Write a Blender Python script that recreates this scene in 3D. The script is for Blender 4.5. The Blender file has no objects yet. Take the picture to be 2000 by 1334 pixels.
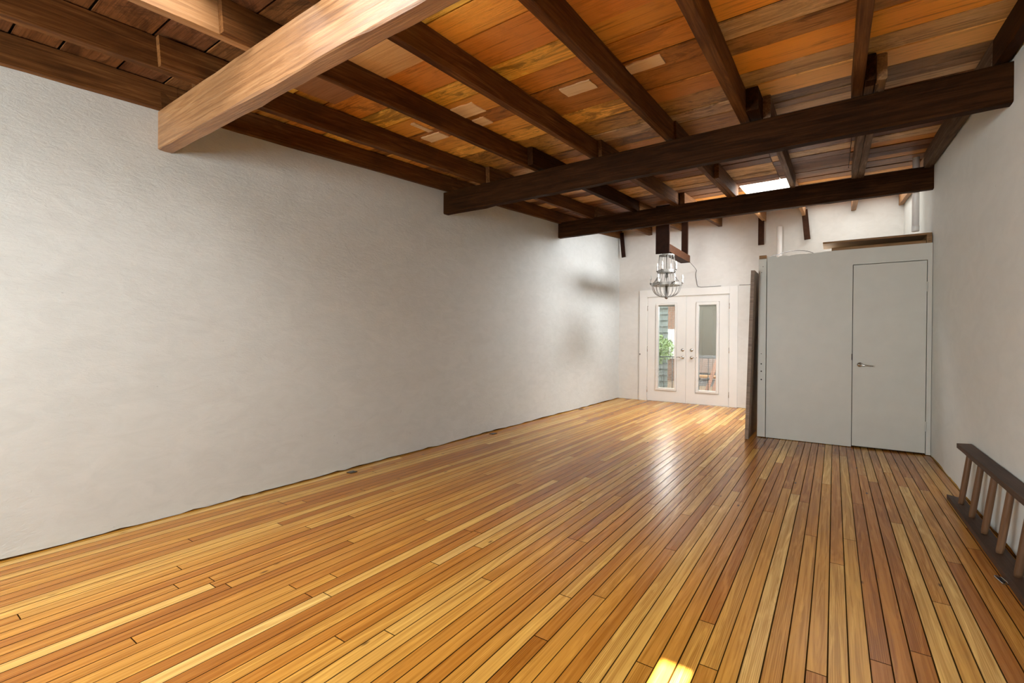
import bpy, bmesh, math, random
from mathutils import Vector, Matrix
R = random.Random(7)
C = bpy.context.scene.collection
sc = bpy.context.scene
PI = math.pi

# ------------------------------------------------------------------ key measures
XL, XR, YB, YF = -3.639, 0.849, 9.158, -2.6
YC = 6.56                               # front of the closet
SL = 0.0685
def zj(y):                               # underside of the joists
    return 2.675 + SL*(y-1.203) if y < 6.6 else 2.675 + SL*(6.6-1.203) + 0.086*(y-6.6)
JH = 0.165
def zd(y): return zj(y) + JH             # underside of the roof boards

# ------------------------------------------------------------------ object helpers
def link(o, parent=None):
    C.objects.link(o)
    if parent: o.parent = parent
    return o
def tag(o, label=None, cat=None, group=None, kind=None):
    if label: o['label'] = label
    if cat: o['category'] = cat
    if group: o['group'] = group
    if kind: o['kind'] = kind
    return o
def empty(name, loc=(0,0,0), rot=(0,0,0)):
    o = bpy.data.objects.new(name, None); o.empty_display_size = .1
    o.location = loc; o.rotation_euler = rot
    return link(o)
def obj(name, bm, mat, parent=None, smooth=False, loc=None):
    me = bpy.data.meshes.new(name)
    bmesh.ops.recalc_face_normals(bm, faces=bm.faces)
    bm.to_mesh(me); bm.free()
    if mat: me.materials.append(mat)
    if smooth:
        for p in me.polygons: p.use_smooth = True
    o = bpy.data.objects.new(name, me)
    if loc: o.location = loc
    return link(o, parent)
def box(bm, x0, x1, y0, y1, z0, z1, bev=0):
    v = [bm.verts.new(p) for p in ((x0,y0,z0),(x1,y0,z0),(x1,y1,z0),(x0,y1,z0),(x0,y0,z1),(x1,y0,z1),(x1,y1,z1),(x0,y1,z1))]
    f = [bm.faces.new([v[i] for i in q]) for q in ((3,2,1,0),(4,5,6,7),(0,1,5,4),(1,2,6,5),(2,3,7,6),(3,0,4,7))]
    if bev:
        es = list({e for q in f for e in q.edges})
        bmesh.ops.bevel(bm, geom=es, offset=bev, segments=2, affect='EDGES', profile=.6)
    return f
def tube(bm, pts, r, seg=8, cap=True):
    pts = [Vector(p) for p in pts]; rings = []
    n = len(pts)
    rs = r if isinstance(r, (list, tuple)) else [r]*n
    up = None
    for i, p in enumerate(pts):
        t = (pts[min(i+1,n-1)] - pts[max(i-1,0)]).normalized()
        if up is None:
            up = Vector((0,0,1)) if abs(t.z) < .9 else Vector((1,0,0))
        a = (up - t*up.dot(t)).normalized(); b = t.cross(a); up = a
        rings.append([bm.verts.new(p + (a*math.cos(2*PI*k/seg) + b*math.sin(2*PI*k/seg))*rs[i]) for k in range(seg)])
    for i in range(n-1):
        for k in range(seg):
            bm.faces.new((rings[i][k], rings[i][(k+1)%seg], rings[i+1][(k+1)%seg], rings[i+1][k]))
    if cap:
        bm.faces.new(rings[0][::-1]); bm.faces.new(rings[-1])
def lathe(bm, prof, seg=20, axis='Z', c=(0,0,0)):
    rings = []
    for r, h in prof:
        ring = []
        for k in range(seg):
            a = 2*PI*k/seg; x, y = r*math.cos(a), r*math.sin(a)
            p = {'Z': (x,y,h), 'Y': (x,h,y), 'X': (h,x,y)}[axis]
            ring.append(bm.verts.new((p[0]+c[0], p[1]+c[1], p[2]+c[2])))
        rings.append(ring)
    for i in range(len(rings)-1):
        for k in range(seg):
            bm.faces.new((rings[i][k], rings[i][(k+1)%seg], rings[i+1][(k+1)%seg], rings[i+1][k]))
    if prof[0][0] > 1e-5: bm.faces.new(rings[0][::-1])
    if prof[-1][0] > 1e-5: bm.faces.new(rings[-1])
    bmesh.ops.remove_doubles(bm, verts=bm.verts, dist=1e-6)
def timber_bm(L, w, h, rough=.003, bev=.004, step=.12, seed=0, sag=0.):
    """a sawn timber along local X, centred in Y, from z=0 up to h, with slightly uneven arrises"""
    rr = random.Random(seed); bm = bmesh.new()
    n = max(2, int(L/step)); rings = []
    b = bev
    prof = [(-w/2+b,0),(w/2-b,0),(w/2,b),(w/2,h-b),(w/2-b,h),(-w/2+b,h),(-w/2,h-b),(-w/2,b)]
    drift = [0.]*len(prof)
    for i in range(n+1):
        x = L*i/n; ring = []
        for k, (y, z) in enumerate(prof):
            drift[k] = drift[k]*.6 + rr.gauss(0, rough)
            jy, jz = rr.gauss(0, rough*.35), drift[k]*.6
            if z > h*.5: jz = min(jz, 0)*.3
            s = 4*i/n*(1-i/n)*sag
            ring.append(bm.verts.new((x, y+jy, z+jz-s)))
        rings.append(ring)
    m = len(prof)
    for i in range(n):
        for k in range(m):
            bm.faces.new((rings[i][k], rings[i][(k+1)%m], rings[i+1][(k+1)%m], rings[i+1][k]))
    bm.faces.new(rings[0][::-1]); bm.faces.new(rings[-1])
    return bm
def timber(name, a, b, w, h, mat, parent=None, seed=0, **kw):
    """timber whose underside centre line runs from a to b"""
    a, b = Vector(a), Vector(b); d = b-a
    o = obj(name, timber_bm(d.length, w, h, seed=seed, **kw), mat, parent)
    x = d.normalized(); z = Vector((0,0,1)) if abs(x.z) < .95 else Vector((0,1,0))
    y = z.cross(x).normalized(); z = x.cross(y)
    o.matrix_world = Matrix(((x.x,y.x,z.x,a.x),(x.y,y.y,z.y,a.y),(x.z,y.z,z.z,a.z),(0,0,0,1)))
    return o

# ------------------------------------------------------------------ materials
def newmat(name):
    m = bpy.data.materials.new(name); m.use_nodes = True
    nt = m.node_tree; b = nt.nodes['Principled BSDF']
    return m, nt, b
def N(nt, t, **kw):
    n = nt.nodes.new(t)
    for k, v in kw.items(): setattr(n, k, v)
    return n
def L(nt, a, b): nt.links.new(a, b)
def math_(nt, op, a, b=None, c=None):
    n = N(nt, 'ShaderNodeMath', operation=op)
    for i, v in enumerate((a, b, c)):
        if v is None: continue
        if isinstance(v, (int, float)): n.inputs[i].default_value = v
        else: L(nt, v, n.inputs[i])
    return n.outputs[0]
def ramp(nt, fac, stops, interp='LINEAR'):
    n = N(nt, 'ShaderNodeValToRGB'); cr = n.color_ramp; cr.interpolation = interp
    while len(cr.elements) < len(stops): cr.elements.new(.5)
    for e, (p, c) in zip(cr.elements, stops):
        e.position = p; e.color = (*c, 1) if len(c) == 3 else c
    L(nt, fac, n.inputs[0]); return n.outputs[0]
def mixc(nt, fac, a, b, mode='MIX'):
    n = N(nt, 'ShaderNodeMix', data_type='RGBA', blend_type=mode)
    for s, v in ((n.inputs['Factor'], fac), (n.inputs[6], a), (n.inputs[7], b)):
        if isinstance(v, (int, float)): s.default_value = v
        elif isinstance(v, tuple): s.default_value = (*v, 1) if len(v) == 3 else v
        else: L(nt, v, s)
    return n.outputs[2]
def mapping(nt, src, scale, loc=None):
    n = N(nt, 'ShaderNodeMapping'); L(nt, src, n.inputs[0]); n.inputs['Scale'].default_value = scale
    if loc is not None: L(nt, loc, n.inputs['Location'])
    return n.outputs[0]
def noise(nt, vec, scale, detail=4, rough=.55, dist=0):
    n = N(nt, 'ShaderNodeTexNoise'); L(nt, vec, n.inputs['Vector'])
    n.inputs['Scale'].default_value = scale; n.inputs['Detail'].default_value = detail
    n.inputs['Roughness'].default_value = rough; n.inputs['Distortion'].default_value = dist
    return n.outputs['Fac']
def bump(nt, h, bsdf, strength=.3, dist=.01):
    n = N(nt, 'ShaderNodeBump'); n.inputs['Strength'].default_value = strength; n.inputs['Distance'].default_value = dist
    L(nt, h, n.inputs['Height']); L(nt, n.outputs[0], bsdf.inputs['Normal']); return n
def plain(name, col, rough=.5, metal=0, var=.0, sc_=20, bmp=0):
    m, nt, b = newmat(name)
    b.inputs['Roughness'].default_value = rough; b.inputs['Metallic'].default_value = metal
    tc = N(nt, 'ShaderNodeTexCoord')
    f = noise(nt, tc.outputs['Object'], sc_, 5)
    lo = tuple(c*(1-var) for c in col); hi = tuple(min(1, c*(1+var)) for c in col)
    L(nt, ramp(nt, f, [(.3, lo), (.7, hi)]), b.inputs['Base Color'])
    if bmp: bump(nt, f, b, bmp, .004)
    return m
def wood(name, dark, mid, light, rough=.6, gscale=1., stain=.35, bmp=.35, spec=.3):
    """sawn timber, grain along local X; shade varies from piece to piece"""
    m, nt, b = newmat(name)
    tc = N(nt, 'ShaderNodeTexCoord'); oi = N(nt, 'ShaderNodeObjectInfo')
    off = N(nt, 'ShaderNodeCombineXYZ')
    for i in range(3): L(nt, math_(nt, 'MULTIPLY', oi.outputs['Random'], (37., 11., 23.)[i]), off.inputs[i])
    v = mapping(nt, tc.outputs['Object'], (1.0*gscale, 22*gscale, 22*gscale), off.outputs[0])
    g = noise(nt, v, 1.6, 7, .62, 1.2)
    v2 = mapping(nt, tc.outputs['Object'], (3*gscale, 130*gscale, 130*gscale), off.outputs[0])
    fine = noise(nt, v2, 1., 3, .6)
    v3 = mapping(nt, tc.outputs['Object'], (1.6, 4., 4.), off.outputs[0])
    blot = noise(nt, v3, 1.3, 5, .65, .6)
    c = ramp(nt, g, [(.28, dark), (.5, mid), (.74, light)])
    c = mixc(nt, math_(nt, 'MULTIPLY', ramp(nt, fine, [(.45, (0,0,0)), (.72, (1,1,1))]), .35), c, dark)
    bl = ramp(nt, blot, [(.42, (0,0,0)), (.62, (1,1,1))])
    c = mixc(nt, math_(nt, 'MULTIPLY', bl, stain), c, tuple(x*.45 for x in dark))
    hsv = N(nt, 'ShaderNodeHueSaturation'); L(nt, c, hsv.inputs['Color'])
    L(nt, math_(nt, 'MULTIPLY_ADD', oi.outputs['Random'], .35, .83), hsv.inputs['Value'])
    L(nt, hsv.outputs[0], b.inputs['Base Color'])
    b.inputs['Roughness'].default_value = rough; b.inputs['Specular IOR Level'].default_value = spec
    bump(nt, math_(nt, 'ADD', g, math_(nt, 'MULTIPLY', fine, .5)), b, bmp, .006)
    return m

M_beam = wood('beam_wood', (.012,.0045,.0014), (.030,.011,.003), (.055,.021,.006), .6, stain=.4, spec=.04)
M_beam_lit = wood('beam_wood_lit', (.16,.066,.022), (.32,.155,.058), (.48,.275,.125), .42, stain=.25, spec=.75, bmp=.5)  # skylight brightness put into the colour of the beam wood
M_joist = wood('joist_wood', (.050,.019,.006), (.125,.050,.014), (.23,.105,.034), .6, stain=.38, spec=.08)
M_joist_lit = wood('joist_wood_lit', (.20,.095,.035), (.32,.16,.06), (.42,.23,.10), .6, stain=.15)  # lighter copy of the joist wood, its lit look put into the colour
M_oldgrey = wood('weathered_wood', (.05,.025,.012), (.12,.068,.036), (.24,.155,.095), .65, stain=.35, spec=.08)
M_patch = wood('pale_patch_wood', (.66,.45,.24), (.80,.60,.36), (.88,.70,.46), .6, stain=.04)
M_ladder = wood('ladder_wood', (.035,.018,.010), (.075,.038,.021), (.115,.062,.036), .55, stain=.25)
M_rung = wood('rung_wood', (.07,.032,.014), (.13,.065,.030), (.19,.10,.05), .5, stain=.15)
M_doorslab = wood('door_slab_wood', (.15,.10,.07), (.24,.17,.12), (.32,.23,.17), .5, stain=.1, bmp=.1)
M_crate = wood('crate_wood', (.14,.07,.026), (.26,.14,.055), (.38,.22,.10), .55, stain=.2)

def plaster(name, col, b1=.35, scale=1., dirt=.12):
    m, nt, b = newmat(name)
    tc = N(nt, 'ShaderNodeTexCoord'); P = tc.outputs['Object']
    big = noise(nt, P, .9*scale, 4, .6)
    mid = noise(nt, mapping(nt, P, (1, .7, 1.5)), 7*scale, 6, .62, 1.0)
    fin = noise(nt, mapping(nt, P, (1, .45, 1.25)), 48*scale, 5, .68, .8)
    c = ramp(nt, big, [(.3, tuple(x*(1-dirt) for x in col)), (.62, col)])
    c = mixc(nt, .10, c, ramp(nt, mid, [(.35, (.45,.44,.41)), (.65, (.85,.84,.80))]))
    sp = noise(nt, P, 26, 2, .5)
    c = mixc(nt, ramp(nt, sp, [(.76, (0,0,0)), (.79, (.6,.6,.6))]), c, tuple(x*.72 for x in col))
    L(nt, c, b.inputs['Base Color'])
    b.inputs['Roughness'].default_value = .62; b.inputs['Specular IOR Level'].default_value = .25
    h = math_(nt, 'ADD', math_(nt, 'MULTIPLY', mid, .42), math_(nt, 'MULTIPLY', fin, .36))
    bump(nt, h, b, b1, .012)
    return m
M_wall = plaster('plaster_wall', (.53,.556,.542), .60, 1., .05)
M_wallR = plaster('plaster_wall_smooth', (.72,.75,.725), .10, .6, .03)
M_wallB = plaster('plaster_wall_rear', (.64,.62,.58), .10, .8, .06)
M_closet = plain('closet_paint', (.54,.54,.49), .45, 0, .03, 6, .03)
M_white = plain('white_door_paint', (.70,.68,.64), .38, 0, .02, 5)
M_pvc = plain('white_pvc', (.88,.87,.85), .35, 0, .02, 4)
M_nickel = plain('brushed_nickel', (.62,.60,.56), .25, 1, .05, 60)
M_darksteel = plain('aged_metal', (.20,.19,.175), .4, 1, .2, 40)
M_ringmetal = plain('galvanised_ring', (.34,.325,.30), .45, .85, .2, 30)
M_black = plain('black_iron', (.02,.02,.022), .5, .3, .1, 30)
M_dark = plain('dark_gap', (.015,.012,.01), .9, 0, .1, 30)
M_candle = plain('candle_sleeve', (.85,.83,.78), .4, 0, .02, 20)
M_blind = plain('blind_slat', (.64,.62,.57), .5, 0, .02, 10)
_nt = M_blind.node_tree; _p = _nt.nodes['Principled BSDF']; _t = N(_nt, 'ShaderNodeBsdfTranslucent'); _t.inputs[0].default_value = (.66,.62,.54,1)
_m = N(_nt, 'ShaderNodeMixShader'); _m.inputs[0].default_value = .30
L(_nt, _p.outputs[0], _m.inputs[1]); L(_nt, _t.outputs[0], _m.inputs[2]); L(_nt, _m.outputs[0], _nt.nodes['Material Output'].inputs[0])
M_cable = plain('dark_cable', (.05,.045,.04), .5, 0, .1, 30)
M_plate = plain('brass_plate', (.06,.045,.03), .45, .6, .2, 60)
def glassy(name, tint=(1,1,1), gl=.08):
    m = bpy.data.materials.new(name); m.use_nodes = True; nt = m.node_tree; nt.nodes.clear()
    o = N(nt, 'ShaderNodeOutputMaterial'); mx = N(nt, 'ShaderNodeMixShader')
    t = N(nt, 'ShaderNodeBsdfTransparent'); g = N(nt, 'ShaderNodeBsdfGlossy')
    t.inputs[0].default_value = (*tint, 1); g.inputs['Roughness'].default_value = .02
    fr = N(nt, 'ShaderNodeFresnel'); fr.inputs[0].default_value = 1.45
    L(nt, fr.outputs[0], mx.inputs[0]); L(nt, t.outputs[0], mx.inputs[1]); L(nt, g.outputs[0], mx.inputs[2]); L(nt, mx.outputs[0], o.inputs[0])
    return m
M_glass = glassy('window_glass', (.97,.985,.975))
def crystal():
    m, nt, b = newmat('glass_bead')
    b.inputs['Base Color'].default_value = (.36,.35,.33,1); b.inputs['Roughness'].default_value = .12
    b.inputs['Transmission Weight'].default_value = .35; b.inputs['IOR'].default_value = 1.5
    return m
M_bead = crystal()
def bulbmat():
    m, nt, b = newmat('frosted_bulb')
    b.inputs['Base Color'].default_value = (.92,.91,.88,1); b.inputs['Roughness'].default_value = .2
    return m
M_bulb = bulbmat()
def emit(name, col, s):
    m = bpy.data.materials.new(name); m.use_nodes = True; nt = m.node_tree; nt.nodes.clear()
    o = N(nt, 'ShaderNodeOutputMaterial'); e = N(nt, 'ShaderNodeEmission')
    e.inputs[0].default_value = (*col, 1); e.inputs[1].default_value = s
    L(nt, e.outputs[0], o.inputs[0]); return m

def floor_mat():
    m, nt, b = newmat('pine_floorboards')
    W = .0657; OFF = .010
    tc = N(nt, 'ShaderNodeTexCoord'); sp = N(nt, 'ShaderNodeSeparateXYZ'); L(nt, tc.outputs['Object'], sp.inputs[0])
    x, y = sp.outputs[0], sp.outputs[1]
    u = math_(nt, 'DIVIDE', math_(nt, 'ADD', x, OFF + 10*W), W)
    row = math_(nt, 'FLOOR', u); fx = math_(nt, 'FRACT', u)
    wn = N(nt, 'ShaderNodeTexWhiteNoise', noise_dimensions='1D'); L(nt, row, wn.inputs['W'])
    r1 = wn.outputs['Value']
    ln = math_(nt, 'MULTIPLY_ADD', r1, 1.6, 1.9)                # board length of this row
    v = math_(nt, 'DIVIDE', math_(nt, 'MULTIPLY_ADD', r1, 17.3, y), ln)
    col = math_(nt, 'FLOOR', v); fy = math_(nt, 'FRACT', v)
    cv = N(nt, 'ShaderNodeCombineXYZ'); L(nt, row, cv.inputs[0]); L(nt, col, cv.inputs[1])
    w2 = N(nt, 'ShaderNodeTexWhiteNoise', noise_dimensions='2D'); L(nt, cv.outputs[0], w2.inputs['Vector'])
    rb = w2.outputs['Value']; rc = w2.outputs['Color']
    # boards: tone
    tone = ramp(nt, rb, [(0, (.38,.140,.017)), (.22, (.45,.175,.021)), (.45, (.51,.220,.029)), (.7, (.58,.285,.046)), (.9, (.66,.37,.080)), (1, (.74,.46,.14))])
    # grain: long streaks, plus rings on some boards
    so = N(nt, 'ShaderNodeVectorMath', operation='MULTIPLY_ADD'); L(nt, rc, so.inputs[0]); so.inputs[1].default_value = (13, 29, 7); L(nt, tc.outputs['Object'], so.inputs[2])
    g = noise(nt, mapping(nt, so.outputs[0], (70, 1.1, 1)), 1., 5, .6, .8)
    g2 = noise(nt, mapping(nt, so.outputs[0], (14, .8, 1)), 1.2, 4, .6, 2.2)
    wv = N(nt, 'ShaderNodeTexWave', wave_type='BANDS', bands_direction='X', wave_profile='SIN')
    L(nt, mapping(nt, so.outputs[0], (1, .045, 1)), wv.inputs['Vector']); wv.inputs['Scale'].default_value = 48
    wv.inputs['Distortion'].default_value = 9; wv.inputs['Detail'].default_value = 3; wv.inputs['Detail Scale'].default_value = .7
    ringy = math_(nt, 'MULTIPLY', wv.outputs['Fac'], ramp(nt, math_(nt, 'FRACT', math_(nt, 'MULTIPLY', rb, 7.7)), [(.25, (0,0,0)), (.6, (1,1,1))]))
    c = mixc(nt, math_(nt, 'MULTIPLY', ringy, .6), tone, mixc(nt, 1., tone, (.52,.40,.28), 'MULTIPLY'))
    c = mixc(nt, ramp(nt, g, [(.34, (.8,.8,.8)), (.56, (0,0,0))]), c, mixc(nt, 1., tone, (.60,.50,.36), 'MULTIPLY'))
    c = mixc(nt, ramp(nt, g2, [(.50, (0,0,0)), (.70, (.7,.7,.7))]), c, mixc(nt, 1., tone, (1.30,1.42,1.6), 'MULTIPLY'))
    # wear: dull dark smudges, knots
    sm = noise(nt, mapping(nt, tc.outputs['Object'], (5, 2.2, 1)), 1., 6, .65, .4)
    c = mixc(nt, ramp(nt, sm, [(.68, (0,0,0)), (.80, (.30,.30,.30))]), c, (.10,.045,.015))
    kn = N(nt, 'ShaderNodeTexVoronoi', feature='F1'); L(nt, mapping(nt, tc.outputs['Object'], (6, 2.0, 1)), kn.inputs['Vector']); kn.inputs['Scale'].default_value = 1.
    c = mixc(nt, ramp(nt, kn.outputs['Distance'], [(.025, (.8,.8,.8)), (.06, (0,0,0))]), c, (.05,.022,.008))
    # gaps between boards
    ex = math_(nt, 'MINIMUM', fx, math_(nt, 'SUBTRACT', 1., fx))
    gapw = math_(nt, 'MULTIPLY_ADD', r1, .020, .028)
    gx = math_(nt, 'LESS_THAN', ex, gapw)
    ey = math_(nt, 'MULTIPLY', math_(nt, 'MINIMUM', fy, math_(nt, 'SUBTRACT', 1., fy)), ln)
    gy = math_(nt, 'LESS_THAN', ey, .0022)
    gap = math_(nt, 'MAXIMUM', gx, gy)
    c = mixc(nt, math_(nt, 'MULTIPLY', gap, .95), c, (.010,.004,.0015))
    L(nt, c, b.inputs['Base Color'])
    rough = math_(nt, 'MULTIPLY_ADD', sm, .02, .25)
    L(nt, math_(nt, 'ADD', rough, math_(nt, 'MULTIPLY', gap, .4)), b.inputs['Roughness'])
    L(nt, math_(nt, 'MULTIPLY_ADD', gap, -.35, .35), b.inputs['Specular IOR Level'])
    hgt = math_(nt, 'SUBTRACT', math_(nt, 'MULTIPLY', g, .06), math_(nt, 'MULTIPLY', gap, .12))
    # every board is cupped a little
    hgt = math_(nt, 'SUBTRACT', hgt, math_(nt, 'MULTIPLY', math_(nt, 'POWER', math_(nt, 'SUBTRACT', fx, .5), 2.), .5))
    bump(nt, hgt, b, .35, .004)
    return m
M_floor = floor_mat()

def deck_mat():
    m, nt, b = newmat('roof_boards')
    tc = N(nt, 'ShaderNodeTexCoord'); at = N(nt, 'ShaderNodeAttribute', attribute_name='board')
    so = N(nt, 'ShaderNodeVectorMath', operation='MULTIPLY_ADD'); L(nt, at.outputs['Color'], so.inputs[0]); so.inputs[1].default_value = (91, 57, 0); L(nt, tc.outputs['Object'], so.inputs[2])
    g = noise(nt, mapping(nt, so.outputs[0], (1.1, 20, 1)), 1., 8, .70, 1.6)
    f = noise(nt, mapping(nt, so.outputs[0], (2.5, 120, 1)), 1., 4, .65, .6)
    bl = noise(nt, mapping(nt, so.outputs[0], (2.4, 6, 1)), 1.2, 7, .72, .9)
    pl = noise(nt, mapping(nt, so.outputs[0], (3.2, 7, 1)), 1.5, 7, .75, .5)
    base = at.outputs['Color']; age = at.outputs['Alpha']
    c = mixc(nt, ramp(nt, g, [(.30, (.9,.9,.9)), (.47, (0,0,0))]), base, mixc(nt, 1., base, (.26,.20,.15), 'MULTIPLY'))
    c = mixc(nt, math_(nt, 'MULTIPLY', ramp(nt, pl, [(.53, (0,0,0)), (.64, (1,1,1))]), math_(nt, 'MULTIPLY', age, .6)), c, mixc(nt, 1., base, (1.5,1.75,2.3), 'MULTIPLY'))
    c = mixc(nt, math_(nt, 'MULTIPLY', ramp(nt, bl, [(.50, (0,0,0)), (.60, (1,1,1))]), math_(nt, 'MULTIPLY', age, .75)), c, mixc(nt, 1., base, (.20,.17,.15), 'MULTIPLY'))
    c = mixc(nt, math_(nt, 'MULTIPLY', ramp(nt, f, [(.50, (0,0,0)), (.62, (1,1,1))]), math_(nt, 'MULTIPLY_ADD', age, .5, .12)), c, mixc(nt, 1., base, (.32,.25,.20), 'MULTIPLY'))
    L(nt, c, b.inputs['Base Color']); b.inputs['Roughness'].default_value = .5; b.inputs['Specular IOR Level'].default_value = .2
    bump(nt, math_(nt, 'ADD', g, math_(nt, 'MULTIPLY', f, .4)), b, .45, .006)
    return m
M_deck = deck_mat()

# ------------------------------------------------------------------ the room shell
def struct(name, bm, m, parent=None):
    o = obj(name, bm, m, parent)
    if not parent: o['kind'] = 'structure'
    return o
bm = bmesh.new(); box(bm, XL-.3, XR+.3, YF-.3, YB+.12, -.12, 0); struct('floor', bm, M_floor)

def wall_x(name, x, out, mat, y0, y1, ztop, seed):
    """long side wall; the foot of the plaster is ragged and stops just above the floor"""
    rr = random.Random(seed); bm = bmesh.new(); n = 150
    lo, hi, lo2, hi2 = [], [], [], []
    j = 0
    for i in range(n+1):
        y = y0+(y1-y0)*i/n; j = j*.5 + rr.gauss(0, .0035)
        z = max(.004, .013 + j)
        lo.append(bm.verts.new((x, y, z))); hi.append(bm.verts.new((x, y, ztop)))
        lo2.append(bm.verts.new((x+out*.2, y, z))); hi2.append(bm.verts.new((x+out*.2, y, ztop)))
    for i in range(n):
        for a, b in ((lo, hi), (hi, hi2), (hi2, lo2), (lo2, lo)):
            bm.faces.new((a[i], a[i+1], b[i+1], b[i]))
    for i in (0, n): bm.faces.new((lo[i], hi[i], hi2[i], lo2[i]))
    return struct(name, bm, mat)
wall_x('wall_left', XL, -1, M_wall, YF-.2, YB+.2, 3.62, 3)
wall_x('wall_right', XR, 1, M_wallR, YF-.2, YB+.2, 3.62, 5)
for nm, x0, x1 in (('foot_shade_left', XL-.2, XL-.05), ('foot_shade_right', XR+.05, XR+.2)):   # dark strips painting the shade under the plaster foot
    bm = bmesh.new(); box(bm, x0, x1, YF, YB, 0, .004); struct(nm, bm, M_dark)
# rear wall with the doorway; its added outer width and height block the sun
DX0, DX1, DZ = -3.052, -1.556, 2.046
bm = bmesh.new()
box(bm, -11., DX0, YB, YB+.14, .004, 6.); box(bm, DX1, 8., YB, YB+.14, .004, 6.); box(bm, DX0, DX1, YB, YB+.14, DZ, 6.)
struct('wall_back', bm, M_wallB)
# front wall, behind the camera, with two shop windows
bm = bmesh.new()
FW = ((-3.2, -1.75, .75, 2.15), (-.75, .45, 1.55, 1.93))
TR = (-.525, -.418, 2.06, 2.165)                     # narrow slot added above the second window to cast the sun patch
xs = [XL-.2, FW[0][0], FW[0][1], FW[1][0], FW[1][1], XR+.2]
for i in (0, 2, 4): box(bm, xs[i], xs[i+1], YF-.2, YF, 0, 3.3)
for a, b_, z0, z1 in FW: box(bm, a, b_, YF-.2, YF, 0, z0)
box(bm, FW[0][0], FW[0][1], YF-.2, YF, FW[0][3], 3.3)
a, b_, z0, z1 = FW[1]
box(bm, a, TR[0], YF-.2, YF, z1, 3.3); box(bm, TR[1], b_, YF-.2, YF, z1, 3.3)
box(bm, TR[0], TR[1], YF-.2, YF, z1, TR[2]); box(bm, TR[0], TR[1], YF-.2, YF, TR[3]+.1, 3.3)
# the head of the added slot is cut back so the sun reaches in
box(bm, TR[0], TR[1], YF-.01, YF, TR[3], TR[3]+.1)
struct('wall_front', bm, M_wallR)
for i, (a, b_, z0, z1) in enumerate(FW):
    bm = bmesh.new()
    for q in ((a, a+.06, z0, z1), (b_-.06, b_, z0, z1), (a, b_, z0, z0+.06), (a, b_, z1-.06, z1), ((a+b_)/2-.03, (a+b_)/2+.03, z0, z1)):
        box(bm, q[0], q[1], YF-.12, YF-.05, q[2], q[3])
    w = struct('window_%d' % (i+3), bm, M_white)
    bm = bmesh.new(); box(bm, a+.05, b_-.05, YF-.09, YF-.084, z0+.05, z1-.05); obj('window_pane', bm, M_glass, w)
bm = bmesh.new(); box(bm, -3.7, -1.2, YF-3.6, YF-.2, 2.32, 2.36); struct('sun_blocker', bm, M_dark)    # unseen slab added to keep the sun out of the first window

# ------------------------------------------------------------------ roof boards
HOLES = [(-2.40, -1.10, -.12, .95),          # skylight near the camera (above the first beam)
         (-1.043, -.458, 6.73, 7.75),        # skylight just behind the third beam
         (-.395, .775, 7.45, 8.95)]           # broad skylight over the closet, joists run across it
rows = [-2.8]
while rows[-1] < .95: rows.append(rows[-1] + R.choice((.19, .22, .25, .28)))
rows = [r for r in rows if r < .8] + [.98, 1.22, 1.44, 1.80, 2.036, 2.36, 2.59, 2.845, 3.055, 3.31, 3.56, 3.86, 4.07, 4.27, 4.45, 4.62, 4.84, 5.03, 5.22, 5.45, 5.63, 5.84, 6.02, 6.22, 6.40, 6.56, 6.73]
while rows[-1] < 9.35: rows.append(rows[-1] + R.choice((.17, .2, .23)))
rowsR = [1.22, 1.5, 1.76, 2.02, 2.27, 2.52, 2.77, 2.98, 3.185, 3.49, 3.72, 3.98, 4.15, 4.27, 4.42, 4.62, 4.84, 5.03, 5.22, 5.45, 5.63, 5.84, 6.02, 6.22, 6.40, 6.56, 6.73]
B_MID = [(.43,.180,.030), (.54,.255,.045), (.37,.150,.024), (.58,.285,.055), (.47,.215,.05), (.32,.130,.026)]
B_DARK = [(.085,.032,.010), (.115,.045,.014), (.10,.040,.015), (.14,.058,.018)]
B_GREY = [(.38,.235,.11), (.33,.19,.08), (.44,.28,.14)]
ORANGE = (.64,.235,.030)
RIGHT = {2.02: ((.55,.24,.05), .3), 2.27: ((.70,.28,.04), .2), 2.52: (ORANGE, .05), 2.77: ((.42,.27,.12), .5), 2.98: ((.28,.13,.035), .8), 3.185: (ORANGE, .05), 3.49: ((.38,.23,.09), .5), 3.72: ((.66,.30,.085), .05), 3.98: ((.17,.095,.04), .7), 4.15: ((.2,.11,.05), .6), 4.27: ((.40,.26,.14), .3)}
bm = bmesh.new(); lay = bm.loops.layers.float_color.new('board'); TH = .010
def deck_board(x0, x1, y0, y1, col, age, dz=0):
    g = .006
    fs = box(bm, x0+g*.5, x1-g*.5, y0+g, y1-g, 0, TH)
    vs = {v for f in fs for v in f.verts}
    for v in vs: v.co.z += zd(v.co.y) + dz
    for f in fs:
        for l in f.loops: l[lay] = (*[min(.95, q*1.7) for q in col], age)
def fill(x0, x1, y0, y1, col, age, dz):
    for hx0, hx1, hy0, hy1 in HOLES:                       # cut around the skylights
        if x1 > hx0+.001 and x0 < hx1-.001 and y1 > hy0+.001 and y0 < hy1-.001:
            if x0 < hx0: fill(x0, hx0, y0, y1, col, age, dz)
            if x1 > hx1: fill(hx1, x1, y0, y1, col, age, dz)
            a, b_ = max(x0, hx0), min(x1, hx1)
            if y0 < hy0: fill(a, b_, y0, hy0, col, age, dz)
            if y1 > hy1: fill(a, b_, hy1, y1, col, age, dz)
            return
    deck_board(x0, x1, y0, y1, col, age, dz)
def shade(c, s): return tuple(q*s for q in c)
JX = [-3.61, -3.09, -2.44, -1.83, -1.147, -.57, .12, .80]
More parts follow.
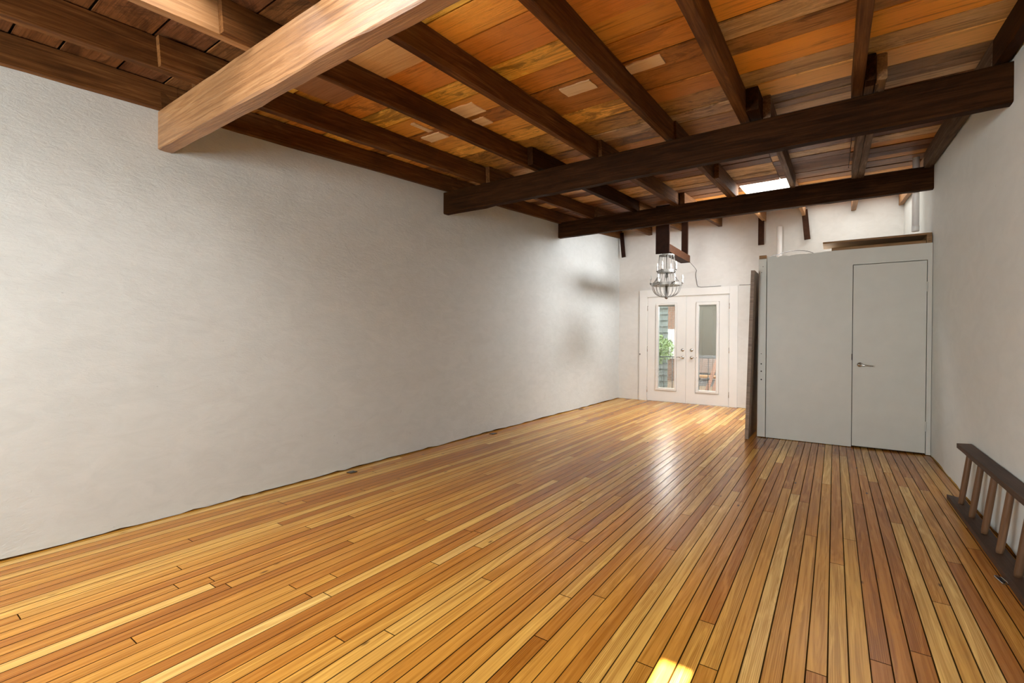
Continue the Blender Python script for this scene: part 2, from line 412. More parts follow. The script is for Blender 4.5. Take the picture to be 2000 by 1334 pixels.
def run(rows, x0, x1, right=False):
    for i in range(len(rows)-1):
        y0, y1 = rows[i], rows[i+1]
        if y1 - y0 < .02: continue
        cuts = [x0]
        c = [q for q in JX if x0+.5 < q < x1-.5]
        if c:
            k = R.choice(c); cuts.append(k)
            if R.random() < .4:
                k2 = R.choice(c)
                if abs(k2-k) > .8: cuts.append(k2)
        cuts = sorted(cuts) + [x1]
        for a, b_ in zip(cuts, cuts[1:]):
            if right and y0 in RIGHT: col, age = RIGHT[y0]
            elif y0 < 1.4: col, age = shade(R.choice(B_DARK), .8), .9
            elif y0 > 4.3: col, age = R.choice(B_DARK + B_GREY[:1] + B_MID[2:3]), .8
            else: col, age = shade(R.choice(B_MID + B_MID + B_GREY[1:2] + B_GREY[1:2]), R.choice((.5, .8, 1.05, 1.3))), R.choice((.2, .5, .8, 1.))
            fill(a, b_, y0, y1, col, age, R.choice((0, .003, .007)))
low = [r for r in rows if r <= 1.221]
run(low, XL-.2, XR+.2)
mid = [r for r in rows if 1.21 < r <= 6.74]
run(mid, XL-.2, -.575)
run(rowsR, -.575, XR+.2, True)
run([r for r in rows if r >= 6.72], XL-.2, XR+.2)
struct('ceiling', bm, M_deck)
# roofing over the boards keeps the daylight out of the joints
bm = bmesh.new(); lay = None
ys = sorted({YF-.3, 6.6, YB+.3, *[h[2] for h in HOLES], *[h[3] for h in HOLES]})
for y0, y1 in zip(ys, ys[1:]):
    xs = [XL-.3, XR+.3]
    hs = sorted(h for h in HOLES if h[2] < y1-.001 and h[3] > y0+.001)
    edges = [xs[0]] + [q for h in hs for q in (h[0], h[1])] + [xs[1]]
    for k in range(0, len(edges), 2):
        fs = box(bm, edges[k], edges[k+1], y0, y1, .030, .060)
        for v in {v for f in fs for v in f.verts}: v.co.z += zd(v.co.y)
struct('ceiling_roofing', bm, M_dark)
# skylights: white painted shafts, frosted panes lit by the sky
M_shaft = plain('skylight_shaft_paint', (.75,.73,.69), .6, 0, .02, 5)
SKY = [(.30, (1.0,.98,.96), 14.5), (.012, (1.0,.97,.93), 5.), (.012, (1.0,.97,.93), 3.8)]
for i, ((x0, x1, y0, y1), (h, col, s)) in enumerate(zip(HOLES, SKY)):
    if col is None: continue
    bm = bmesh.new(); t = .02
    for q in ((x0-t, x0, y0-t, y1+t), (x1, x1+t, y0-t, y1+t), (x0, x1, y0-t, y0), (x0, x1, y1, y1+t)):
        fs = box(bm, *q, TH+.008, h+.06)
        for v in {v for f in fs for v in f.verts}: v.co.z += zd(v.co.y)
    w = struct('window_%d' % (5+i), bm, M_shaft)
    bm = bmesh.new(); fs = box(bm, x0-.012, x1+.012, y0-.012, y1+.012, h, h+.006)
    for v in {v for f in fs for v in f.verts}: v.co.z += zd(v.co.y)
    obj('skylight_pane', bm, emit('skylight_glow_%d' % i, col, s), w)

# ------------------------------------------------------------------ cross beams
def beam(y, w, z, h, mat, label, seed, x0=XL, x1=XR, sag=0):
    o = timber('ceiling_beam', (x0-.06, y+w/2, z), (x1+.06, y+w/2, z), w, h, mat, seed=seed, rough=.003, bev=.006, sag=sag)
    return tag(o, label, 'beam', 'cross beams')
beam(1.203, .083, 2.423, .252, M_beam_lit, 'pale sunlit rough-sawn cross beam nearest the camera, crossing the upper left', 11)
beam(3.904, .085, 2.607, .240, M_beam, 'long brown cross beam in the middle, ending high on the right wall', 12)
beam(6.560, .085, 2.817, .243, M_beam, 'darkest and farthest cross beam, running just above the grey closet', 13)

# ------------------------------------------------------------------ joists
def joist(x0, x1, y0, y1, label, group, seed, mat=None, dz0=0, dz1=0, h=None, dx=0):
    w = x1-x0; xc = (x0+x1)/2
    za, zb = zj(y0)+dz0, zj(y1)+dz1
    hh = (h or JH) - min(dz0, 0)*.7 - .001
    if y0 < 6.5 < 6.9 < y1: za, zb = zj(6.6) - (6.6-y0)*.0685 + dz0, zb
    o = timber('roof_joist', (xc, y0, za), (xc+dx, y1, zb), w, hh, mat or M_joist, seed=seed, rough=.0022, bev=.003, step=.16)
    return tag(o, label, 'joist', group)
G1, G2, G3, G4 = 'joists in front of the near beam', 'joists between the near and middle beams', 'joists between the middle and far beams', 'joists behind the far beam'
YS = -1.5
joist(-3.632, -3.584, YS, 1.30, 'stained dark joist on the left wall top, in front of the pale beam', G1, 21)
joist(-3.079, -3.026, YS, 1.30, 'brown joist second from the left wall, in front of the pale beam', G1, 22)
joist(-2.503, -2.455, YS, 1.30, 'bright sunlit joist butting into the pale near beam', G1, 23, M_joist_lit)
joist(-1.905, -1.855, .98, 1.30, 'short joist stub above the pale near beam beside the skylight', G1, 24)
joist(-3.632, -3.584, 1.205, 3.99, 'dark joist along the left wall top between pale and middle beams', G2, 25)
joist(-3.135, -3.072, 1.205, 3.985, 'blotchy joist second from the left wall, between pale and middle beams', G2, 26, M_oldgrey and M_joist, -.0, -.0)
joist(-2.458, -2.414, 1.06, 3.99, 'joist third from the left wall, between pale and middle beams', G2, 27)
joist(-1.856, -1.806, 1.205, 3.99, 'joist fourth from the left wall, meeting the pale beam near its right end', G2, 28)
joist(-1.174, -1.118, 1.205, 3.99, 'long diagonal joist at top centre, fifth from the left wall', G2, 29)
joist(-.606, -.540, 1.205, 3.99, 'steep joist right of top centre, sixth from left wall', G2, 30)
joist(.082, .142, 1.205, 3.99, 'near-vertical looking joist above the middle beam, second from right wall', G2, 31)
joist(.775, .838, 1.205, 3.99, 'very dark joist against the right wall at the upper right corner', G2, 32, M_beam)
def lap(x0, x1, y0, y1, label, seed, mat=None, dz=0, h=None):
    w = x1-x0; xc = (x0+x1)/2
    o = timber('joist_block', (xc, y0, zj(y0)+dz), (xc, y1, zj(y1)+dz), w, (h or JH)-.006, mat or M_joist, seed=seed, rough=.002, bev=.004, step=.08)
    return tag(o, label, 'wood block', 'splice blocks on the joists')
lap(-3.024, -2.985, 1.00, 1.40, 'short splice block on the brown joist left of the pale beam', 33)
lap(-.538, -.458, 3.72, 4.02, 'dark splice block at the middle beam beside the sixth joist', 34, M_beam)
lap(.148, .200, 3.70, 4.02, 'dark narrow splice block beside the near-vertical joist', 35, M_beam)
lap(.205, .258, 3.74, 4.02, 'orange-brown splice block beside the dark narrow one', 36, M_crate)
joist(-3.632, -3.584, 3.992, 6.64, 'dark joist along the left wall between middle and far beams', G3, 41)
joist(-3.07, -3.02, 3.95, 6.64, 'joist second from left wall, between middle and far beams', G3, 42)
joist(-2.410, -2.350, 3.74, 6.64, 'joist third from left wall, between middle and far beams', G3, 43, M_beam)
joist(-1.838, -1.765, 3.992, 6.64, 'joist fourth from left wall, between middle and far beams', G3, 44)
joist(-1.148, -1.098, 3.992, 6.64, 'joist on the left of the bright skylight, paired with a second plank', G3, 45)
joist(-1.094, -1.046, 5.45, 6.70, 'short plank doubled onto the joist at the left edge of the skylight', G3, 46)
joist(-.455, -.403, 3.95, 6.64, 'joist on the right of the bright skylight', G3, 47, M_oldgrey)
joist(.146, .198, 3.80, 6.64, 'left plank of the double joist above the closet', G3, 48, M_oldgrey)
joist(.202, .256, 3.80, 6.64, 'right plank of the double joist above the closet', G3, 49, M_oldgrey)
joist(.770, .838, 3.992, 6.64, 'rough joist against the right wall between middle and far beams', G3, 50, M_oldgrey)
YE = YB-.005
joist(-3.632, -3.584, 6.645, YE, 'joist along the left wall behind the far beam', G4, 51)
joist(-3.035, -2.965, 6.57, YE, 'joist second from left wall behind the far beam', G4, 52)
joist(-2.40, -2.34, 6.645, YE, 'joist behind the far beam, left of the chandelier hanger', G4, 53)
joist(-1.750, -1.690, 6.57, YE, 'joist tail behind the far beam, right of the chandelier hanger', G4, 54)
joist(-1.040, -1.045+.06, 7.92, YE, 'joist behind the far beam carrying the straight hanging strap', G4, 55, M_joist_lit)
joist(-.455, -.405, 6.645, YE, 'joist behind the far beam carrying the tilted hanging strap', G4, 56, M_joist_lit)
joist(.20, .265, 6.645, YE, 'joist behind the far beam seen between tilted strap and hanging pipe', G4, 57, M_joist_lit)
joist(.785, .838, 6.645, YE, 'joist behind the far beam beside the hanging white pipe', G4, 58, M_joist_lit)

# pale patches nailed under the roof boards
def patch(x0, x1, y0, y1, label, seed, mat=None):
    rr = random.Random(seed); bm = bmesh.new(); n = 8
    ring = []
    for k in range(n): ring.append((x0+(x1-x0)*k/n, y0 + rr.uniform(-.006, .006)))
    for k in range(3): ring.append((x1 + rr.uniform(-.004, .004), y0+(y1-y0)*k/3))
    for k in range(n): ring.append((x1-(x1-x0)*k/n, y1 + rr.uniform(-.002, .002)))
    for k in range(3): ring.append((x0 + rr.uniform(-.004, .004), y1-(y1-y0)*k/3))
    xc, yc = (x0+x1)/2, (y0+y1)/2; t = .008
    lo = [bm.verts.new((x-xc, y-yc, zd(y)-zd(yc)-t)) for x, y in ring]
    hi = [bm.verts.new((x-xc, y-yc, zd(y)-zd(yc)+.001)) for x, y in ring]
    bm.faces.new(lo[::-1]); bm.faces.new(hi)
    for k in range(len(ring)):
        q = (k+1) % len(ring); bm.faces.new((lo[k], lo[q], hi[q], hi[k]))
    o = obj('wood_patch', bm, mat or M_patch); o.location = (xc, yc, zd(yc)-.0005)
    return tag(o, label, 'wood patch', 'pale patches under the roof boards')
M_patchdull = wood('dull_patch_wood', (.48,.26,.10), (.60,.36,.15), (.70,.45,.21), .6, stain=.05)
patch(-2.41, -1.862, 1.45, 2.035, 'largest square pale patch, tucked against the pale near beam', 1, M_patchdull)
patch(-1.115, -.895, 2.868, 2.992, 'pale oblong patch right of the long diagonal top-centre joist', 2)
patch(-1.60, -1.37, 2.885, 3.02, 'pale oblong patch left of the long diagonal top-centre joist', 3)
patch(-2.408, -2.205, 2.655, 2.835, 'squarish pale patch, nearer of the two between third and fourth joists', 4)
patch(-2.408, -2.296, 2.908, 3.045, 'small pale patch, farther of the two between third and fourth joists', 5)
patch(-2.84, -2.790, 2.650, 2.860, 'narrow pale strip patch between second and third joists', 6)
patch(-2.985, -2.772, 2.915, 3.046, 'pale patch beyond the narrow strip between second and third joists', 7)
patch(-2.99, -2.47, 1.45, 2.06, 'dull brown square patch beside the pale beam, second bay from left', 8, wood('brown_patch_wood', (.20,.085,.03), (.29,.13,.05), (.36,.17,.07), .6, stain=.1))

# ------------------------------------------------------------------ chandelier hanger, straps, pipes
t = empty('chandelier_hanger', (-2.145, 7.2, 2.525))
tag(t, 'dark wooden U-shaped hanger frame that carries the chandelier', 'hanger frame')
def lbox(name, parent, x0, x1, y0, y1, z0, z1, mat, bev=.003):
    """box given in world measures under a parent Empty without rotation"""
    p = parent.matrix_world.translation if False else parent.location
    bm = bmesh.new(); box(bm, x0-p[0], x1-p[0], y0-p[1], y1-p[1], z0-p[2], z1-p[2], bev)
    return obj(name, bm, mat, parent)
M_vert = plain('dark_brown_board', (.018,.006,.0025), .6, 0, .35, 14, .1)
M_vertl = plain('red_brown_board', (.038,.0135,.005), .6, 0, .35, 14, .1)
for _q in (M_vert, M_vertl): _q.node_tree.nodes['Principled BSDF'].inputs['Specular IOR Level'].default_value = .1
lbox('front_board', t, -2.275, -2.068, 7.180, 7.208, 2.522, zd(7.18)-.003, M_vert)
lbox('rear_post', t, -2.185, -2.085, 8.30, 8.36, 2.66, zd(8.3)-.003, M_vert)
lbox('bottom_rail', t, -2.225, -2.070, 7.209, 8.43, 2.545, 2.665, M_vertl)
def strap(x0, x1, y, z0, z1, tilt, label, m=M_vertl):
    bm = bmesh.new(); box(bm, -(x1-x0)/2, (x1-x0)/2, -.011, .011, z0-z1, 0, .002)
    o = obj('hanging_strap', bm, m); o.location = ((x0+x1)/2, y, z1); o.rotation_euler = (0, tilt, 0)
    return tag(o, label, 'strap', 'wooden straps hanging near the rear wall')
strap(-1.095, -1.005, 9.05, 2.845, zj(9.05)+.10, 0, 'straight brown wooden strap hanging above the closet post')
strap(-.465, -.378, 9.05, 2.86, zj(9.05)+.10, -.09, 'tilted brown wooden strap hanging above the closet')
strap(-3.60, -3.52, 9.05, 2.86, zj(9.05)+.10, -.10, 'dark wooden strap hanging in the far left corner', M_vert)

t = empty('vent_pipe', (.722, 6.735, 2.41)); tag(t, 'white plastic pipe hanging through the roof beside the right wall', 'pipe')
bm = bmesh.new(); lathe(bm, [(.0315, .055), (.0315, zd(6.735)-2.41-.002)], 24); obj('pipe_shaft', bm, M_pvc, t, True)
bm = bmesh.new(); lathe(bm, [(.028, 0), (.034, .006), (.0345, .058), (.0318, .06)], 24); obj('pipe_cap', bm, M_pvc, t, True)
t = empty('standpipe', (-.775, 9.06, 0)); tag(t, 'white standpipe rising behind the closet against the rear wall', 'pipe')
bm = bmesh.new(); lathe(bm, [(.042, .0), (.042, 3.12), (.036, 3.125), (.0, 3.125)], 24); obj('pipe_shaft', bm, M_pvc, t, True)

# ------------------------------------------------------------------ closet
CX0, CX1, CZ = -.690, XR-.004, 2.243
DXa, DXb, DZc = .169, .803, 2.064
CD = 1.35
t = empty('closet', (.08, YC, 0)); tag(t, 'grey painted plasterboard closet in the right rear corner', 'closet')
rr = random.Random(4); bm = bmesh.new()
# front sheet with door opening and a chipped top edge left of the crate
def quadbox(x0, x1, z0, z1, y0=YC, y1=YC+.09): box(bm, x0-.08, x1-.08, y0-YC, y1-YC, z0, z1)
n = 40; xs = [CX0 + (DXa-CX0-.002)*k/n for k in range(n+1)]
tops = []
for x in xs:
    zt = CZ + (.004 if x > -.12 else 0) - (abs(rr.gauss(0, .004)) if x < -.12 else 0)
    if -.49 < x < -.45 or -.60 < x < -.555: zt -= rr.uniform(.006, .018)
    tops.append(zt)
for k in range(n):
    v = []
    for y in (0, .09):
        v += [bm.verts.new((xs[k]-.08, y, .006)), bm.verts.new((xs[k+1]-.08, y, .006)), bm.verts.new((xs[k+1]-.08, y, tops[k+1])), bm.verts.new((xs[k]-.08, y, tops[k]))]
    bm.faces.new(v[:4]); bm.faces.new(v[4:][::-1]); bm.faces.new((v[3], v[2], v[6], v[7])); bm.faces.new((v[0], v[1], v[5], v[4]))
    if k == 0: bm.faces.new((v[0], v[3], v[7], v[4]))
    if k == n-1: bm.faces.new((v[1], v[2], v[6], v[5]))
quadbox(DXa-.002, DXb+.004, DZc+.006, CZ+.004); quadbox(DXb+.004, CX1, .006, CZ+.004)
obj('front_wall', bm, M_closet, t)
bm = bmesh.new(); box(bm, -.772-.08, -.70-.08, .09, CD, .006, 2.20); obj('side_wall', bm, M_closet, t)
bm = bmesh.new(); box(bm, -.772-.08, CX1-.08, .092, CD, 2.202, 2.225); obj('closet_top', bm, M_closet, t)
bm = bmesh.new(); box(bm, -.772-.08, CX1-.08, CD, CD+.05, .006, 2.225); obj('rear_wall', bm, M_closet, t)
p = bm = bmesh.new(); box(bm, -.785-.08, -.697-.08, -.004, .085, .008, 2.218, .003); post = obj('corner_post', bm, M_closet, t)
bm = bmesh.new(); box(bm, -.780-.08, -.700-.08, .0, .08, 2.219, 2.262, .002); tag(obj('post_stub', bm, M_crate, post), 'bare brown wood stub')
for x, z in ((-.746,.914), (-.745,.822), (-.744,.719), (-.747,1.04), (-.736,2.121), (-.752,2.05)):
    bm = bmesh.new(); lathe(bm, [(.0085 if z < 1 else .005, -.0052), (.001, -.0051)], 8, 'Y', (x-.08, 0, z))
    obj('screw_hole', bm, M_dark, post)
bm = bmesh.new(); box(bm, DXa+.004-.08, DXb-.001-.08, .004, .044, .020, DZc, .002); door = obj('door', bm, M_closet, t)
# lever handle
bm = bmesh.new(); hx = .240-.08
lathe(bm, [(.0, -.020), (.020, -.019), (.027, -.008), (.028, .003)], 24, 'Y', (hx, 0, .940)); 
obj('handle_rose', bm, M_nickel, door, True)
bm = bmesh.new(); tube(bm, [(hx, -.012, .940), (hx, -.045, .940), (hx+.012, -.054, .939), (hx+.05, -.056, .935), (hx+.095, -.054, .930), (hx+.113, -.046, .928)], [.011,.011,.011,.009,.0085,.007], 12)
obj('handle_lever', bm, M_nickel, door, True)
for z in (1.787, .306):
    bm = bmesh.new(); lathe(bm, [(.0065, -.052), (.0065, -.018), (.0055, -.017), (.0065, -.016), (.0065, .016), (.0055, .017), (.0065, .018), (.0065, .052)], 10, 'Z', (DXb+.0015-.08, -.005, z))
    box(bm, DXb-.014-.08, DXb+.016-.08, -.0015, .003, z-.05, z+.05)
    obj('hinge', bm, M_closet, door)
bm = bmesh.new(); box(bm, DXa-.006-.08, DXa+.003-.08, -.002, .02, .99, 1.06); obj('strike_plate', bm, M_dark, t)
bm = bmesh.new(); box(bm, DXa-.08, DXb-.08, .05, .085, .006, DZc+.004); tag(obj('door_gap_shade', bm, M_dark, t), 'dark sheet painted as shade in the gap around the door')  # black sheet behind the door stands in for the shade in its gap

# cable lying along the closet top
bm = bmesh.new(); pts = []
for k in range(25):
    s = k/24; x = -.685 + .50*s
    pts.append((x, YC+.12-.02*math.sin(s*3), 2.252 + .060*math.sin(min(1, s*1.05)*PI)**.8*(.45+.75*s) if s < .96 else 2.25))
tube(bm, pts, .0035, 6); tag(obj('loose_cable', bm, M_cable, None, True), 'thin dark cable arching over the closet top edge', 'cable')

# open wooden crate lying on top of the closet
t = empty('wooden_crate', (.36, YC+.1, 2.249)); tag(t, 'open-fronted shallow wooden crate on top of the closet', 'crate')
lbox('top_board', t, -.12, XR-.006, YC+.03, YC+.42, 2.340, 2.362, M_crate)
lbox('end_board', t, .800, XR-.006, YC+.028, YC+.42, 2.249, 2.339, M_crate)
lbox('back_board', t, -.02, .799, YC+.40, YC+.42, 2.249, 2.339, M_crate)
for z in (2.27, 2.30, 2.32):
    bm = bmesh.new(); box(bm, .815-.36, .833-.36, -.074, -.0725, z-2.249, z+.003-2.249)
    obj('staple', bm, M_dark, t)
o = timber('loose_plank', (-.034, YC+.055, 2.2485), (.795, YC+.055, 2.2485), .05, .036, M_crate, seed=61, rough=.001)
tag(o, 'short brown plank lying on the closet top below the crate', 'plank')

# slab door leaning on the closet side
H = 2.055; th = .040; dp = .78
bm = bmesh.new(); box(bm, 0, th, 0, dp, 0, H, .002)
o = obj('leaning_door_slab', bm, M_doorslab); lean = math.asin(.052/H)
o.location = (-.892, 6.325, .001); o.rotation_euler = (0, lean, 0)
tag(o, 'tall brown slab door leaning against the closet left side', 'door slab')

# ------------------------------------------------------------------ French doors in the rear wall
def leaf(name, x0, x1, fx, gx, gz, fz, hinge_x, hand_x, sgn, blind):
    y0, y1 = YB+.006, YB+.048
    bm = bmesh.new()
    g = .0035
    box(bm, x0, fx[0]-g, y0, y1, .008, 2.038); box(bm, fx[1]+g, x1, y0, y1, .008, 2.038)
    box(bm, fx[0]-g, fx[1]+g, y0, y1, .008, fz[0]-g); box(bm, fx[0]-g, fx[1]+g, y0, y1, fz[1]+g, 2.038)
    d = struct(name, bm, M_white)
    bm = bmesh.new()
    for q in ((fx[0], gx[0], *fz), (gx[1], fx[1], *fz), (gx[0], gx[1], fz[0], gz[0]), (gx[0], gx[1], gz[1], fz[1])):
        box(bm, q[0], q[1], y0-.017, y1+.01, q[2], q[3], .004)
    for q in ((fx[0]-.012, fx[0]+.012, fz[0]-.012, fz[1]+.012), (fx[1]-.012, fx[1]+.012, fz[0]-.012, fz[1]+.012), (fx[0], fx[1], fz[0]-.012, fz[0]+.012), (fx[0], fx[1], fz[1]-.012, fz[1]+.012)):
        box(bm, q[0], q[1], y1, y1+.008, q[2], q[3])
    obj('glazing_frame', bm, M_white, d)
    for yy in (y0+.004, y1-.006):
        bm = bmesh.new(); box(bm, gx[0]-.004, gx[1]+.004, yy, yy+.003, gz[0]-.004, gz[1]+.004); obj('glass_pane', bm, M_glass, d)
    # mini blind between the panes
    bl = bmesh.new(); box(bl, gx[0]+.002, gx[1]-.002, y0+.012, y0+.030, gz[1]-.03, gz[1]-.001); b_ = obj('blind_headrail', bl, M_blind, d)
    def slats(z0, z1, step, ang, nm, hw=.0065):
        bm = bmesh.new(); z = z0
        while z < z1:
            c, s = math.cos(ang)*hw, math.sin(ang)*hw
            v = [bm.verts.new(p) for p in ((gx[0]+.003, y0+.021-c, z-s), (gx[1]-.003, y0+.021-c, z-s), (gx[1]-.003, y0+.021+c, z+s), (gx[0]+.003, y0+.021+c, z+s))]
            w = [bm.verts.new((q.co.x, q.co.y, q.co.z+.0008)) for q in v]
            bm.faces.new(v[::-1]); bm.faces.new(w)
            for i in range(4): bm.faces.new((v[i], v[(i+1)%4], w[(i+1)%4], w[i]))
            z += step
        o = obj(nm, bm, M_blind, d); return o
    if blind == 'raised':
        slats(gz[1]-.135, gz[1]-.03, .0035, .05, 'blind_stack'); slats(gz[0]+.012, gz[1]-.15, .020, .06, 'blind_slats', .0042)
    else:
        slats(.93, gz[1]-.03, .0098, 1.2, 'blind_slats'); slats(gz[0]+.012, .925, .020, .10, 'blind_slats', .0042)
    for fx_ in (.2, .8):
        bm = bmesh.new(); x = gx[0]+(gx[1]-gx[0])*fx_; tube(bm, [(x, y0+.010, gz[0]+.01), (x, y0+.010, gz[1]-.02)], .0016, 6); obj('blind_cord', bm, M_white, d)
    bm = bmesh.new(); xx = gx[1]+.018
    box(bm, xx-.006, xx+.006, y0-.022, y0-.012, 1.35, gz[1]-.02); box(bm, xx-.012, xx+.012, y0-.028, y0-.010, 1.47, 1.50, .002)
    obj('blind_slider', bm, M_white, d)
    bm = bmesh.new(); lathe(bm, [(0, -.020), (.016, -.019), (.020, -.010), (.030, -.007), (.032, .006)], 20, 'Y', (hand_x, y0, 1.012)); obj('deadbolt', bm, M_nickel, d, True)
    bm = bmesh.new(); lathe(bm, [(0, -.022), (.014, -.020), (.018, -.012), (.030, -.007), (.032, .006)], 20, 'Y', (hand_x, y0, .870)); ro = obj('handle_rose', bm, M_nickel, d, True)
    bm = bmesh.new(); tube(bm, [(hand_x, y0-.012, .870), (hand_x, y0-.048, .870), (hand_x+sgn*.03, y0-.054, .872), (hand_x+sgn*.07, y0-.052, .878), (hand_x+sgn*.10, y0-.045, .872)], [.010,.010,.009,.008,.006], 10); obj('handle_lever', bm, M_nickel, ro, True)
    for z in (1.823, 1.02, .217):
        bm = bmesh.new(); lathe(bm, [(.007, -.052), (.007, .052)], 10, 'Z', (hinge_x, y0-.006, z)); obj('hinge', bm, M_nickel, d, True)
    return d
leaf('door_1', -3.045, -2.3145, (-2.880,-2.487), (-2.832,-2.522), (.270,1.878), (.222,1.912), -3.050, -2.373, -1, 'raised')
leaf('door_2', -2.3095, -1.564, (-2.130,-1.729), (-2.081,-1.776), (.266,1.855), (.222,1.912), -1.558, -2.210, 1, 'lowered')
bm = bmesh.new()
for q in ((-3.206, -3.056, 0.001, 2.178), (-1.552, -1.418, .001, 2.178), (-3.056, -1.552, 2.044, 2.178)):
    box(bm, q[0], q[1], YB-.022, YB-.0005, q[2], q[3], .003)
casing = struct('trim_3', bm, M_white)
bm = bmesh.new(); box(bm, -3.052, -1.556, YB-.0, YB+.13, .0005, .007); struct('trim_4', bm, M_nickel)
bm = bmesh.new(); box(bm, -3.200, -3.178, YB-.030, YB-.0225, .90, .93, .002); tag(obj('strike_latch', bm, M_darksteel, casing), 'small dark metal latch')
# thin wire from the chandelier hanger down to the casing and along it
bm = bmesh.new()
pts = [(-2.08, 8.44, 2.56), (-2.10, 8.9, 2.52), (-2.125, YB-.012, 2.50)] + [(-2.13-.012*math.sin(k*.7), YB-.008, 2.5-.036*k) for k in range(1, 8)] + [(-2.10, YB-.010, 2.205), (-2.04, YB-.010, 2.186), (-1.9, YB-.010, 2.187), (-1.70, YB-.010, 2.190)]
tube(bm, pts, .0035, 6); tag(obj('lamp_wire', bm, M_cable, None, True), 'thin twisted wire from the chandelier hanger to the door casing', 'wire')
bm = bmesh.new(); tube(bm, [(-1.40, YB-.006, 2.190), (-1.25, YB-.006, 2.186), (-1.05, YB-.006, 2.215), (-.80, YB-.006, 2.24)], .003, 6)
tag(obj('wall_wire', bm, M_cable, None, True), 'thin wire along the rear wall right of the door casing', 'wire')

# ------------------------------------------------------------------ chandelier
cx, cy = -2.155, 7.35; ZC = 2.545
t = empty('chandelier', (cx, cy, ZC)); tag(t, 'two-tier beaded chandelier with candle lights before the white doors', 'chandelier')
bm = bmesh.new(); lathe(bm, [(.055, -.001), (.055, -.010), (.03, -.02), (.0, -.022)], 20); 
lathe(bm, [(.108, -.022), (.115, -.022), (.115, -.034), (.108, -.034), (.108, -.022)], 24)
for k in range(4):
    a = k*PI/2+.3; tube(bm, [(.02*math.cos(a), .02*math.sin(a), -.016), (.112*math.cos(a), .112*math.sin(a), -.028)], .004, 6)
obj('canopy', bm, M_ringmetal, t)
bm = bmesh.new(); lathe(bm, [(.006, -.02), (.006, -.30), (.016, -.31), (.016, -.37), (.007, -.38), (.007, -.49), (.020, -.50), (.016, -.62), (.012, -.66), (.026, -.675), (.020, -.70), (.0, -.71)], 14); obj('stem', bm, M_darksteel, t, True)
def ring(nm, r, z, h):
    bm = bmesh.new(); lathe(bm, [(r-.004, z), (r, z), (r, z+h), (r-.004, z+h), (r-.004, z)], 40)
    for k in range(4):
        a = k*PI/2+.5; tube(bm, [(.01*math.cos(a), .01*math.sin(a), z+h*.3), (r*math.cos(a), r*math.sin(a), z+h*.3)], .004, 6)
    return obj(nm, bm, M_ringmetal, t)
ring('upper_ring', .130, -.300, .042); ring('lower_ring', .212, -.500, .042)
def candle(mesh_src, r, z, a):
    arm, sl, bu = mesh_src
    loc = (r*math.cos(a), r*math.sin(a), z)
    o = bpy.data.objects.new('candle', sl); o.location = loc; link(o, t)
    q = bpy.data.objects.new('bulb', bu); link(q, o)
    q = bpy.data.objects.new('candle_cup', arm); q.rotation_euler = (0,0,a); link(q, o)
def meshof(bm, mat, nm):
    me = bpy.data.meshes.new(nm); bmesh.ops.recalc_face_normals(bm, faces=bm.faces); bm.to_mesh(me); bm.free(); me.materials.append(mat)
    for p in me.polygons: p.use_smooth = True
    return me
bm = bmesh.new(); lathe(bm, [(.006,-.012), (.016,-.004), (.018,.004), (.012,.006)], 14); tube(bm, [(-.022,0,-.03), (-.008,0,-.034), (0,0,-.012)], .005, 6); m_cup = meshof(bm, M_darksteel, 'candle_cup')
bm = bmesh.new(); lathe(bm, [(.0115,0), (.0115,.058), (.0,.058)], 14); m_sl = meshof(bm, M_candle, 'candle')
bm = bmesh.new(); lathe(bm, [(.008,.058), (.015,.072), (.0165,.086), (.012,.106), (.005,.124), (.0,.132)], 14); m_bu = meshof(bm, M_bulb, 'bulb')
for k in range(4): candle((m_cup, m_sl, m_bu), .152, -.262, -PI/2-.15 + k*PI/2)
for k in range(6): candle((m_cup, m_sl, m_bu), .234, -.462, -PI/2-.25 + k*PI/3)
def strand(fn, n, rbead):
    bm = bmesh.new()
    for i in range(n):
        p = fn((i+.5)/n); bmesh.ops.create_icosphere(bm, subdivisions=1, radius=rbead, matrix=Matrix.Translation(p))
    return meshof(bm, M_bead, 'bead_strand')
s1 = strand(lambda s: (.112+.016*s, 0, -.034-.225*s), 22, .0048)
s2 = strand(lambda s: (.127+.078*s-.02*math.sin(s*PI), 0, -.300-.160*s), 20, .0048)
s3 = strand(lambda s: (.208*math.cos(s*PI/2)**.75+.006, 0, -.500-.175*math.sin(s*PI/2)), 30, .0050)
for me, n in ((s1, 14), (s2, 20), (s3, 20)):
    for k in range(n):
        o = bpy.data.objects.new('bead_strand', me); o.rotation_euler = (0, 0, 2*PI*(k+.5)/n); link(o, t)

# ------------------------------------------------------------------ ladder on its side by the right wall
t = empty('wooden_ladder', (.765, 3.4, 0)); tag(t, 'dark wooden ladder lying on its side along the right wall', 'ladder')
y0, y1 = 1.2, 4.80
def rail(nm, pts, seed):
    """pts: the four corners of the section in (x, z); the far end is cut on a slant"""
    rr = random.Random(seed); bm = bmesh.new(); n = 24; rs = []
    for i in range(n+1):
        r_ = []
        for k, (x, z) in enumerate(pts):
            y = y0 + (y1-y0)*i/n
            if i == n: y += (.05, -.02, -.02, .05)[k]
            r_.append(bm.verts.new((x-.765+rr.gauss(0, .0006), y-3.4, z+rr.gauss(0, .0006))))
        rs.append(r_)
    for i in range(n):
        for k in range(4): bm.faces.new((rs[i][k], rs[i][(k+1)%4], rs[i+1][(k+1)%4], rs[i+1][k]))
    bm.faces.new(rs[0][::-1]); bm.faces.new(rs[-1])
    # grain runs along the rail: give it its own X axis
    for v in bm.verts: v.co = (v.co.y, -v.co.x, v.co.z)
    o = obj(nm, bm, M_ladder, t); o.rotation_euler = (0, 0, PI/2)
    return o
rail('bottom_rail', [(.722, .001), (.812, .001), (.812, .034), (.722, .034)], 1)
